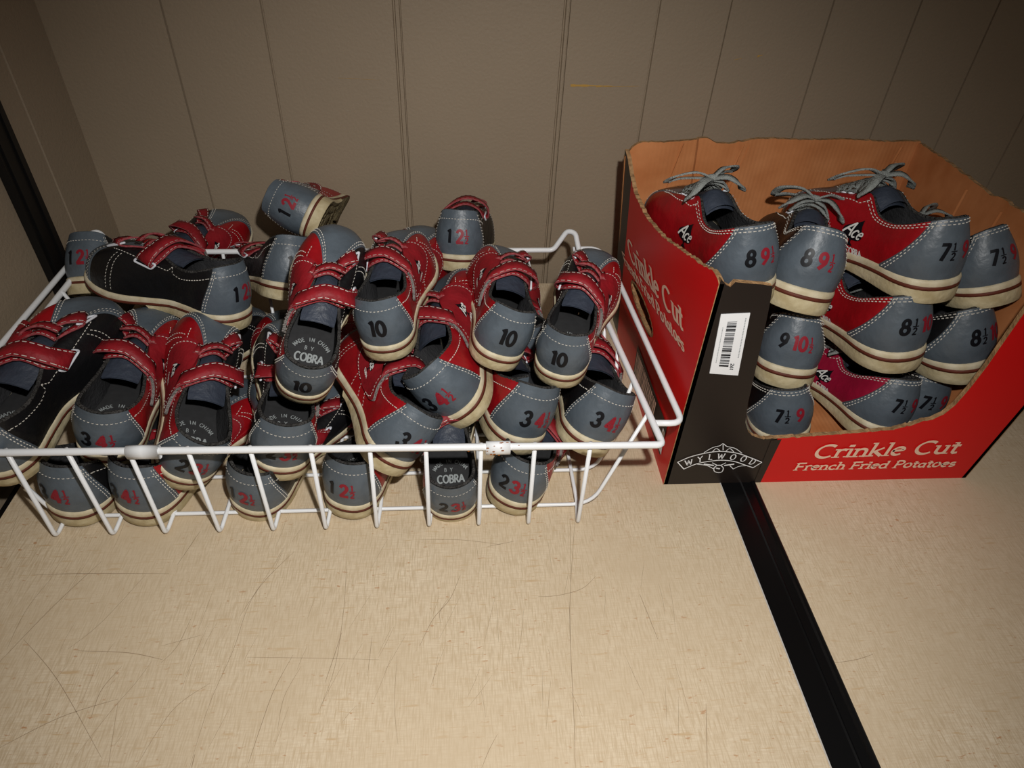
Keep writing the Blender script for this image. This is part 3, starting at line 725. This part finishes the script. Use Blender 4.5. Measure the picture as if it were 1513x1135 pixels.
M['label']=mat('white_paper_label',srgb(235,236,238),.4,.3)
M['cream_print']=mat('cream_print',srgb(240,205,180),.5,.2)
BX0,BX1,BY0,BY1=.222,.574,.488,.802
def boxobj():
    org=np.array([(BX0+BX1)/2,(BY0+BY1)/2,0]);r=empty('cardboard_box','open red and black cardboard potato box holding laced bowling shoes','box',None,tuple(org))
    def put(nm,g,m,smooth=False,par=r):
        return obj(nm,mesh(nm,[np.asarray(v)-org for v in g.V],g.F,m,g.M,smooth),par)
    TH=.005
    def wallp(nm,outer,nrm,split=None,tear=.0012):
        """outer: rows of (bottom,top) points along the wall; nrm inward normal(s). mat 0 outer colour A,1 kraft,2 edge"""
        pass
    # --- generic panel from bottom curve / top curve sampled along length
    def panel(nm,P0,P1,inw,mo,segs=10,hole=None):
        """P0,P1 arrays (n,3) lower/upper edge of OUTER face; inw (3,) inward; mo material index per column"""
        P0=np.asarray(P0);P1=np.asarray(P1);n=len(P0);g=G();k=np.linspace(0,1,segs)
        O=P0[:,None]*(1-k)[None,:,None]+P1[:,None]*k[None,:,None];I=O+np.asarray(inw)*TH
        for i in range(n-1):
            for j in range(segs-1):
                if hole is not None and hole(O[i,j],O[i+1,j+1]):
                    continue
                q=[O[i,j],O[i+1,j],O[i+1,j+1],O[i,j+1]];g.add(q,[(0,1,2,3)],mo[i])
                q=[I[i,j],I[i+1,j],I[i+1,j+1],I[i,j+1]];g.add(q,[(3,2,1,0)],2)
        g.grid(np.stack([O[:,-1],I[:,-1]],1),3);g.grid(np.stack([O[:,0],I[:,0]],1),3)
        g.grid(np.stack([O[0],I[0]],1),3);g.grid(np.stack([O[-1],I[-1]],1),3)
        return g
    MS=[M['boxred'],M['boxblack'],M['kraft'],M['kraftedge']]
    # jagged helper
    def jag(n,a):return rng.normal(0,a,n)
    # LEFT panel: runs front (y=.488) to back (y=.802)
    ys=np.linspace(BY0,BY1,90);
    lx=lambda y,z:BX0-(.020*((y-BY0)/(BY1-BY0))**2)*(z/.25)-.004*math.sin(math.pi*(y-BY0)/(BY1-BY0))*(z/.25)
    tp=np.interp(ys,[.488,.50,.53,.58,.64,.70,.75,.775,.79,.802],[.259,.262,.252,.238,.222,.214,.218,.232,.246,.252])+jag(90,.0006)
    P0=[(lx(y,0),y,0) for y in ys];P1=[(lx(y,z),y,z) for y,z in zip(ys,tp)]
    mo=[1 if y>.765 else 0 for y in ys]
    segs=46
    def hol(a,b):
        c=(a+b)/2;return ((c[1]-.668)/.054)**2+((c[2]-.112-.05*(c[1]-.668))/.0125)**2<1 
    g=panel('side',P0,P1,(1,0,0),mo,segs,hol)
    # hole rim
    q=np.linspace(0,2*math.pi,40,endpoint=False);rim=[];rimi=[]
    for a in q:
        y,z=.668+.056*math.cos(a),.112+.0145*math.sin(a);jx=rng.normal(0,.0003);rim.append((lx(y,z)-.0003,y+jx,z));rimi.append((lx(y,z)+TH,y,z))
    rim2=[((x),.668+(y-.668)*.92,.112+(z-.112)*.82) for x,y,z in rim]
    g.grid(np.array([rim,rim2,[(x+TH,y,z) for x,y,z in rim2]]),3,closev=True)
    side=put('side_panel',g,MS)
    def onside(u0,w0,sl=0,tilt=0):
        # u runs from back to front (left to right as seen), w up
        def f(u,w):
            y=u0-u;z=w0+w;X=np.stack([np.vectorize(lx)(y,z)-.0006,y,z],-1);return X
        return f
    g=G()
    def onx(px,py):
        x=.21
        for _ in range(12):
            p=atx(px,py,x);x=.5*x+.5*lx(p[1],p[2])
        return p
    def sidetext(s,tl,bl,tr_,br,**k):
        A,B,C_,D=[onx(*q)[1:] for q in (tl,bl,tr_,br)];n=sum(LET[c][0] for c in s)
        def f(u,w):
            u=np.asarray(u,float)/n;w=np.asarray(w,float);P=(B[:,None,None]*(1-u)+D[:,None,None]*u)*(1-w)+(A[:,None,None]*(1-u)+C_[:,None,None]*u)*w
            return np.stack([np.vectorize(lx)(P[0],P[1])-.0006-stk(.00007),P[0],P[1]],-1)
        text(g,s,1.0,f,0,0,align='l',**k)
    sidetext('Crinkle Cut',(926,350),(932,383),(1010,455),(1011,489),weight=.19,contrast=.5,serif=True)
    sidetext('French Fried Potatoes',(920,372),(925,391),(1012,503),(1012,521),weight=.21,contrast=.3,serif=True)
    put('side_lettering',g,[M['cream_print']],par=side)
    # low barcode block on the side
    g=G();X=lambda y,z,o=.0006:(lx(y,z)-o,y,z)
    g.add([X(.66,.018),X(.515,.018),X(.515,.062),X(.66,.062)],[(0,1,2,3)],0)
    y=.655
    while y>.56:
        w=rng.uniform(.0008,.003);g.add([X(y,.024,.001),X(y-w,.024,.001),X(y-w,.056,.001),X(y,.056,.001)],[(0,1,2,3)],1);y-=w+rng.uniform(.001,.003)
    g.add([X(.528,.022,.001),X(.512,.022,.001),X(.516,.052,.001),X(.524,.052,.001)],[(0,1,2,3)],2)
    put('side_barcode',g,[M['boxblack'],M['cream_print'],M['label']],par=side)
    # BACK panel
    xs=np.linspace(BX0-.020,BX1-.006,100);tp=np.interp(xs,[.202,.212,.222,.30,.306,.312,.33,.345,.352,.45,.568],[.243,.258,.262,.266,.264,.261,.261,.266,.268,.269,.268])+jag(100,.0003)
    P0=[(BX0+.001+(x-BX0+.02)/(BX1-BX0+.014)*(BX1-BX0-.002),BY1-.0008,0) for x in xs];P1=[(x,BY1-.0008+.002*math.sin(x*70)+(.004 if .29<x<.34 else 0),z) for x,z in zip(xs,tp)]
    g=panel('back',P0,P1,(0,-1,0),[0]*100,14)
    # creases on the inner face
    for x,w in ((.270,.0012),(.345,.0016),(.352,.0008),(.545,.0016)):
        yy=BY1-TH-.0004;g.add([(x-.03-w,yy-.001,.10),(x-.03+w,yy-.001,.10),(x+w,yy-.001,.262),(x-w,yy-.001,.262),(x-.03,yy-.0026,.10),(x,yy-.0026,.262)],[(0,4,5,3),(4,1,2,5)],2)
    put('back_panel',g,MS)
    # RIGHT panel: leans outward
    ys=np.linspace(BY0,BY1,70);rx=lambda y,z:BX1+(.030-.034*((y-BY0)/(BY1-BY0))**1.5)*(z/.26)
    tp=np.interp(ys,[.488,.55,.64,.655,.67,.72,.74,.802],[.262,.262,.260,.262,.258,.262,.264,.267])+jag(70,.0005)
    P0=[(BX1,y,0) for y in ys];P1=[(rx(y,z),y,z) for y,z in zip(ys,tp)]
    g=panel('right',P0,P1,(-1,0,0),[0]*70,14)
    for y in (.645,.70):g.add([(rx(y,.08)-TH-.0005,y,.08),(rx(y,.25)-TH-.0005,y,.25),(rx(y,.25)-TH-.0022,y+.0015,.25),(rx(y,.08)-TH-.0022,y+.0015,.08),(rx(y,.25)-TH-.0005,y+.003,.25),(rx(y,.08)-TH-.0005,y+.003,.08)],[(0,1,2,3),(3,2,4,5)],2)
    put('side_panel',g,MS)
    # FRONT panel with the big cut-out : columns with individual tops
    cut=[(.222,.263),(.2235,.262),(.229,.257),(.233,.255),(.236,.260),(.245,.259),(.262,.2575),(.270,.256),(.2715,.250),(.2735,.235),(.277,.205),(.281,.165),(.2855,.12),(.290,.093),(.297,.079),(.306,.0715),(.318,.068),(.40,.0735),(.455,.079),(.468,.084),(.474,.086),(.480,.090),(.492,.0935),(.500,.100),(.5055,.113),(.509,.135),(.5115,.165),(.512,.19),(.513,.225),(.514,.245),(.516,.262),(.574,.262)]
    cut=np.array(cut);xs=np.unique(np.r_[cut[:,0],np.linspace(.222,.574,120)]);tp=np.interp(xs,cut[:,0],cut[:,1])
    tp=tp+np.where((xs>.30)&(xs<.5),jag(len(xs),.0004),0)
    xs=np.clip(xs,.2228,.5732);g=G();k=np.linspace(0,1,8);fx=lambda x,z:x+(.030*(z/.26) if x>.5731 else .030*(z/.26)*max(0,(x-.50)/.074))
    O=np.array([[(fx(x,z*q),BY0,z*q) for q in k] for x,z in zip(xs,tp)]);I=O+np.array([0,TH,0])
    # black corner with slanted border to the red field
    g2=[]
    for i in range(len(xs)-1):
        for j in range(7):
            c=(O[i,j]+O[i+1,j+1])/2;g.add([O[i,j],O[i+1,j],O[i+1,j+1],O[i,j+1]],[(0,1,2,3)],1 if c[0]<.3325 else 0);g.add([I[i,j],I[i+1,j],I[i+1,j+1],I[i,j+1]],[(3,2,1,0)],2)
    g.grid(np.stack([O[:,-1],I[:,-1]],1),3);g.grid(np.stack([O[:,0],I[:,0]],1),3);g.grid(np.stack([O[-1],I[-1]],1),3);g.grid(np.stack([O[0],I[0]],1),3)
    front=put('front_panel',g,MS)
    g=G();yy=BY0-.0005
    X=lambda p,o=.0005:tuple(np.r_[aty(p[0],p[1],BY0)[0],BY0-o,aty(p[0],p[1],BY0)[2]])
    # slanted red/black border: a black wedge printed over the red
    a=X((1124,711));b=X((1155,648))
    g.add([(.325,yy,.0005),(a[0],yy,.0005),(b[0],yy,b[2]-.0008),(.325,yy,.0665),(.325,yy,.04)],[(0,1,2,3,4)],0)
    put('front_print',g,[M['boxblack']],par=front)
    fp=lambda u,w:np.stack([.42+u,np.full(np.shape(u),BY0-.0008-stk(.00006)),.0+w],-1)
    g=G();a=aty(1199,676,BY0);b=aty(1413,668,BY0);c1=aty(1172,694,BY0);c2=aty(1409,688,BY0)
    def fitted(s,A,B,h,**k):
        L0=sum(LET[c][0] for c in s)*h;sp=(B[0]-A[0])/L0;dz=(B[2]-A[2])/(B[0]-A[0])
        text(g,s,h,lambda u,w:np.stack([A[0]+u,np.full(np.shape(u),BY0-.0008-stk(.00006)),A[2]+w+u*dz],-1),0,0,hcond=sp,align='l',**k)
    fitted('Crinkle Cut',a,b,.0190,weight=.21,contrast=.42,serif=True,slant=.06)
    fitted('French Fried Potatoes',c1,c2,.0108,weight=.23,contrast=.3,serif=True,slant=.08)
    put('front_lettering',g,[M['cream_print']],par=front)
    # printed crest: arched banner with small sun above and leaf below
    g=G();P=lambda px,py:aty(px,py,BY0)
    def line(pts,w=.0011,sm=True):
        Q=np.array([[P(*p)[0],P(*p)[2]] for p in pts]);
        if sm and len(Q)>2:Q=smoothpath(np.c_[Q,0*Q[:,0]],6)[:,:2]
        stroke(g,Q,w,lambda u,w_:np.stack([u,np.full(np.shape(u),BY0-.0008-stk(.00006)),w_],-1),0,0,step=.004)
    line([(1001,682),(1020,674),(1045,668),(1066,666),(1090,669),(1110,676),(1125,682)]);line([(1010,692),(1030,684),(1052,680),(1068,679),(1085,681),(1100,686),(1112,690)])
    line([(1001,682),(1010,692)],sm=False);line([(1125,682),(1112,690)],sm=False)
    line([(1040,668),(1052,661),(1063,658),(1068,655),(1074,659),(1086,662),(1096,669)],.0008);line([(1052,667),(1058,662),(1064,666)],.0008);line([(1072,666),(1078,662),(1084,667)],.0008);line([(1068,656),(1068,664)],.0008)
    line([(1030,685),(1044,687),(1054,692)],.0008);line([(1104,687),(1092,688),(1083,692)],.0008)
    line([(1054,692),(1058,687)],.0008);line([(1083,692),(1078,687)],.0008)
    line([(1054,690),(1055,695),(1060,697),(1066,696),(1068,690),(1062,686),(1055,689)],.0009);line([(1058,691),(1063,692)],.0016,False);line([(1040,685),(1054,687)],.0018,False);line([(1070,687),(1084,685)],.0018,False);line([(1052,683),(1062,687),(1072,683)],.0009)
    s='WYLWOOD';N_=7
    xs_=[1018,1034,1049,1064,1081,1096,1109];ysb=[686,681,678,677,678,681,685]
    for i,ch in enumerate(s):
        c=P(xs_[i],ysb[i]);sl=[.30,.2,.1,0,-.1,-.2,-.3][i];sz=.0078
        text(g,ch,sz,lambda u,w,c=c,sl=sl:np.stack([c[0]+u-sl*w,np.full(np.shape(u),BY0-.0008-stk(.00006)),c[2]+w+sl*u],-1),0,0,.15,0,.3,True)
    put('printed_crest',g,[M['label']],par=front)
    # stuck barcode label
    g=G();A,B,C_,D=[np.array(P(*p)) for p in ((1048,551),(1090,554),(1108,462),(1065,464))]
    def lab(u,v,o=.0013):u=np.asarray(u,float)[...,None];v=np.asarray(v,float)[...,None];return (A*(1-u)*(1-v)+B*u*(1-v)+C_*u*v+D*(1-u)*v)*[1,0,1]+[0,BY0-o,0]
    g.grid(lab(*np.meshgrid([0,1],[0,1],indexing='ij'),.0010),0);g.grid(np.array([lab(np.array([0,1,1,0,0]),np.array([0,0,1,1,0]),.001),lab(np.array([0,1,1,0,0]),np.array([0,0,1,1,0]),.0001)]),0)
    lb=put('barcode_label',g,[M['label']],par=r)
    g=G();v=.14
    while v<.88:
        h=rng.choice([.008,.012,.02,.028]);g.grid(lab(*np.meshgrid([.27,.60],[v,v+h],indexing='ij')),0);v+=h+rng.choice([.008,.012,.018])
    rot=lambda u0,v0,su,sv:(lambda u,w:lab(u0+np.asarray(w)*su,v0-np.asarray(u)*sv))
    text(g,'261',.9,rot(.66,.20,.14,.085),0,0,.16,align='l');text(g,'A.R. Pin Containers',.9,rot(.80,.95,.07,.042),0,0,.12,align='l') if False else None
    for v0 in np.linspace(.3,.92,26):g.grid(lab(*np.meshgrid([.86,.90],[v0,v0+.014],indexing='ij')),1)
    for v0 in np.linspace(.2,.78,30):g.grid(lab(*np.meshgrid([.13,.16],[v0,v0+.011],indexing='ij')),1)
    put('label_print',g,[M['ink'],M['greyprint']],par=lb)
    # BOTTOM
    g=G();g.box((BX0+.002,BY0+.002,.0004),(BX1-.002,BY1-.002,.005));put('bottom_panel',g,[M['kraft']])
boxobj()
# white slip of paper under the shoes in the box
g=G();p=[aty(1118,632,.50),aty(1190,640,.50)];g.box((.300,.500,.0055),(.352,.60,.0062));g.box((.352,.545,.0055),(.39,.549,.0075))
obj('paper_slip',g.me('paper_slip',M['label'],False),None,label='white paper slip lying in the box bottom under the shoes',category='paper')
# ------------------------------------------------------------------ every shoe: size, foot, length, position, yaw, pitch, roll
SHOES=[
 (('1', 'R', 0.2092, -0.2405, 0.6415, 0.1031, 64.1237, 3.4444, 12.6389),'black-sided velcro shoe lying across the top left of the basket pile, toe pointing left',False,0.0),
 (('1', 'L', 0.203, -0.436, 0.699, 0.1115, -9.4268, -36.7248, -8.4956),"grey shoe heel marked 2½ poking up in the basket's back left corner",False,0.0),
 (('1', 'R', 0.1969, -0.1633, 0.7538, 0.1765, 1.478, -27.2474, -62.4386),"velcro shoe lying on its side on top of the pile's back, cream sole facing right",False,0.0),
 (('1', 'L', 0.2049, -0.0024, 0.7348, 0.1208, -6.3684, -17.8473, -0.1942),"shoe marked 1 2½ standing upright alone by the wall at the basket's back rim",False,0.0),
 (('1', 'R', 0.2107, -0.1915, 0.6874, 0.1078, 36.6856, -16.6605, 23.4005),'black and grey shoe wedged below the shoe lying on its side',False,0.3),
 (('10', 'L', 0.192, -0.1535, 0.4945, 0.1215, -8.6634, 25.6787, 20.1841),'leftmost small size 10 shoe, toe raised so its insole print shows',False,0.0),
 (('10', 'R', 0.1907, -0.0724, 0.5336, 0.1401, -5.32, 4.4462, -6.514),'second small size 10 shoe from the left, red side on its right',False,0.0),
 (('10', 'L', 0.1935, 0.0341, 0.5281, 0.1321, -1.8311, 0.4248, 17.6813),'third small size 10 shoe from the left, red side on its left',False,0.0),
 (('10', 'R', 0.1917, 0.0932, 0.5177, 0.1188, -21.3812, 9.4174, 6.0428),"rightmost small size 10 shoe, the one nearest the basket's right side",False,0.0),
 (('3', 'R', 0.2229, 0.0086, 0.5002, 0.0824, -2.4703, 5.543, -39.3356),'red and grey shoe marked 3 4½ tilted to the left between two size 10 shoes',False,0.0),
 (('3', 'L', 0.2276, 0.0626, 0.4912, 0.0475, 16.3449, 0.0234, 18.8478),'red and grey shoe marked 3 4½ just above the rusty rim clip',False,0.2),
 (('3', 'R', 0.219, 0.1318, 0.4873, 0.048, 2.3579, -5.5181, 21.7355),"black and grey shoe marked 3 4½ at the basket's right end",False,0.0),
 (('2', 'R', 0.2121, 0.044, 0.4524, 0.0037, -25.0087, 0.6086, 10.3201),'rightmost shoe of the bottom row, marked 2 3½, red on its right',False,0.3),
 (('2', 'L', 0.1987, -0.0082, 0.4464, -0.0048, 3.2121, 18.3487, -0.9102),'bottom row shoe marked 2 3½ with white insole print showing through the wires',False,0.0),
 (('1', 'R', 0.2073, -0.1201, 0.4503, 0.003, -17.3528, 0.426, 4.3926),'bottom row shoe marked 1 2½ below the large leaning red shoe',False,0.45),
 (('1', 'L', 0.2097, -0.2174, 0.4548, -0.0014, -23.4105, 6.8748, 9.2716),'bottom row shoe marked 1 2½ with a black side, third from the left',False,0.45),
 (('3', 'R', 0.2174, -0.324, 0.4486, 0.0032, -19.6099, 0.0202, 4.8132),'bottom row shoe marked 3 4½ under the white rim clip',False,0.45),
 (('3', 'L', 0.216, -0.389, 0.4494, 0.0038, -16.6131, -0.5171, 5.5112),'leftmost shoe of the bottom row, marked 3 4½, with a black side',False,0.45),
 (('2', 'R', 0.2111, -0.1772, 0.4598, 0.0506, 5.0464, 8.5186, 14.2182),'shoe marked 2 3½ directly below the leftmost size 10 shoe, red on its right',False,0.3),
 (('2', 'L', 0.2121, -0.2756, 0.4628, 0.0375, 5.252, 14.3295, 31.5102),'red shoe marked 2 3½ just right of the clean white rim clip',False,0.0),
 (('3', 'R', 0.2095, -0.3501, 0.4806, 0.0499, -0.3449, 6.2624, 14.227),'wide open shoe marked 3 4½ just left of the clean white rim clip',False,0.0),
 (('3', 'L', 0.2205, -0.4259, 0.4433, 0.0709, -11.4697, 10.1342, 6.8852),"black-sided strapped shoe cut off by the photo's left edge",False,0.0),
 (('3', 'L', 0.2084, -0.0724, 0.4544, 0.0622, 14.8912, -0.2367, 40.3022),'large red shoe marked 3 leaning steeply right behind the middle of the front rim',False,0.0),
 (('1', 'R', 0.1996, -0.3872, 0.7486, 0.0696, -20.7787, 1.4503, 13.1643),'red-strapped shoe behind the black shoe at the top left, its heel hidden',False,0.2),
 (('8', 'L', 0.2494, 0.2952, 0.5543, 0.1897, 7.8605, -6.3646, -6.3056),"red laced shoe marked 8 9½ on top in the box's front left corner",False,0.0),
 (('8', 'R', 0.2575, 0.3426, 0.5553, 0.1817, -18.352, -15.795, 4.9277),'black laced shoe marked 8 9½ on top, beside the red one with the same marks',False,0.0),
 (('7', 'L', 0.256, 0.4863, 0.5498, 0.1973, 11.2681, -8.3509, -3.5083),'large red laced shoe with spade emblem marked 7½ 9 on top of the middle stack',False,0.0),
 (('7', 'R', 0.2377, 0.5635, 0.5524, 0.1947, 7.7878, -26.3598, -13.0261),"grey-heeled shoe marked 7½ 9 on top at the box's right side",False,0.0),
 (('9', 'R', 0.2506, 0.3551, 0.5506, 0.0839, -23.4223, -14.4468, -1.7571),"shoe marked 9 10½ in the middle of the box's left stack",False,0.2),
 (('7', 'R', 0.2497, 0.3689, 0.5189, 0.0135, -5.7684, -3.3691, -9.6226),"shoe marked 7½ 9 at the bottom of the box's left stack on white paper",False,0.25),
 (('85', 'L', 0.2663, 0.4781, 0.5382, 0.1149, 8.3298, -7.5771, -5.356),"red shoe marked 8½ 10 in the middle of the box's centre stack",False,0.2),
 (('85', 'R', 0.2589, 0.5649, 0.5315, 0.1074, 14.1058, -16.2435, -9.2948),"black and grey shoe marked 8½ 10 in the middle of the box's right stack",False,0.2),
 (('7', 'L', 0.2446, 0.4851, 0.5172, 0.0253, 8.4702, -6.9711, 5.9932),"magenta-red shoe marked 7½ at the bottom of the box's centre stack",True,0.25),
 (('7', 'R', 0.2565, 0.5409, 0.545, 0.006, 2.4414, -1.478, 1.8468),"darkest grey shoe at the box's bottom right, partly behind the magenta-red one",False,0.25),
 (('1', 'R', 0.205, -0.085, 0.64, 0.062, -14, 12, 4),'shoe behind the two leftmost size 10 shoes, only its toe and red edge showing',False,0.0),
 (('3', 'L', 0.226, -0.2, 0.56, 0.012, 8, 0, 6),'mostly hidden shoe low between the long black shoe and the leftmost size 10 shoe',False,0.35),
 (('2', 'R', 0.218, 0.055, 0.56, 0.008, -6, 0, 0),'mostly hidden shoe low in the basket under the rightmost two size 10 shoes',False,0.35),
 (('1', 'L', 0.206, -0.33, 0.6, 0.008, -14, 0, 0),'mostly hidden shoe low in the back left of the basket under the long black shoe',False,0.35),
 (('2', 'L', 0.218, -0.105, 0.59, 0.008, 4, 0, 0),'mostly hidden shoe low in the basket under the second size 10 shoe',False,0.35),
 (('1', 'R', 0.206, -0.01, 0.56, 0.008, 2, 0, 0),'mostly hidden shoe low in the basket in front of the shoe standing by the wall',False,0.35),
 (('2', 'R', 0.218, 0.075, 0.615, 0.04, 4, 6, 0),'mostly hidden shoe seen in the gap between the two rightmost size 10 shoes',False,0.35),
]
for p,lb,mg,cr_ in SHOES:
    shoe(p,lb,'small velcro bowling shoes piled in the wire basket' if p[0] in('10','1','2','3') else 'laced bowling shoes stacked in the box',mg,cr_)
# ------------------------------------------------------------------ light: camera flash plus faint room light
w=bpy.data.worlds.new('world');sc.world=w;w.use_nodes=True;w.node_tree.nodes['Background'].inputs[0].default_value=(1,.93,.85,1);w.node_tree.nodes['Background'].inputs[1].default_value=.05
l=bpy.data.lights.new('camera_flash','SPOT');l.energy=FLASH;l.spot_size=math.radians(102);l.spot_blend=.85;l.shadow_soft_size=.010;l.color=(1,.98,.95)
lo=link(bpy.data.objects.new('camera_flash',l));lo.location=(.055,.03,.66)
tgt=Vector((.05,.52,.02));lo.rotation_euler=(tgt-Vector(lo.location)).to_track_quat('-Z','Y').to_euler()
a=bpy.data.lights.new('overhead_area_light','AREA');a.energy=1.2;a.size=.8;a.color=(1,.86,.7)  # weak warm area light from above, wide and soft
ao=link(bpy.data.objects.new('overhead_area_light',a));ao.location=(.2,-.3,1.7);ao.rotation_euler=(math.radians(20),0,0)
vs=sc.view_settings;vs.view_transform='Standard';vs.look='None';vs.gamma=1;vs.exposure=0;vs.use_curve_mapping=False
sc.cycles.use_denoising=True if hasattr(sc,'cycles') else None
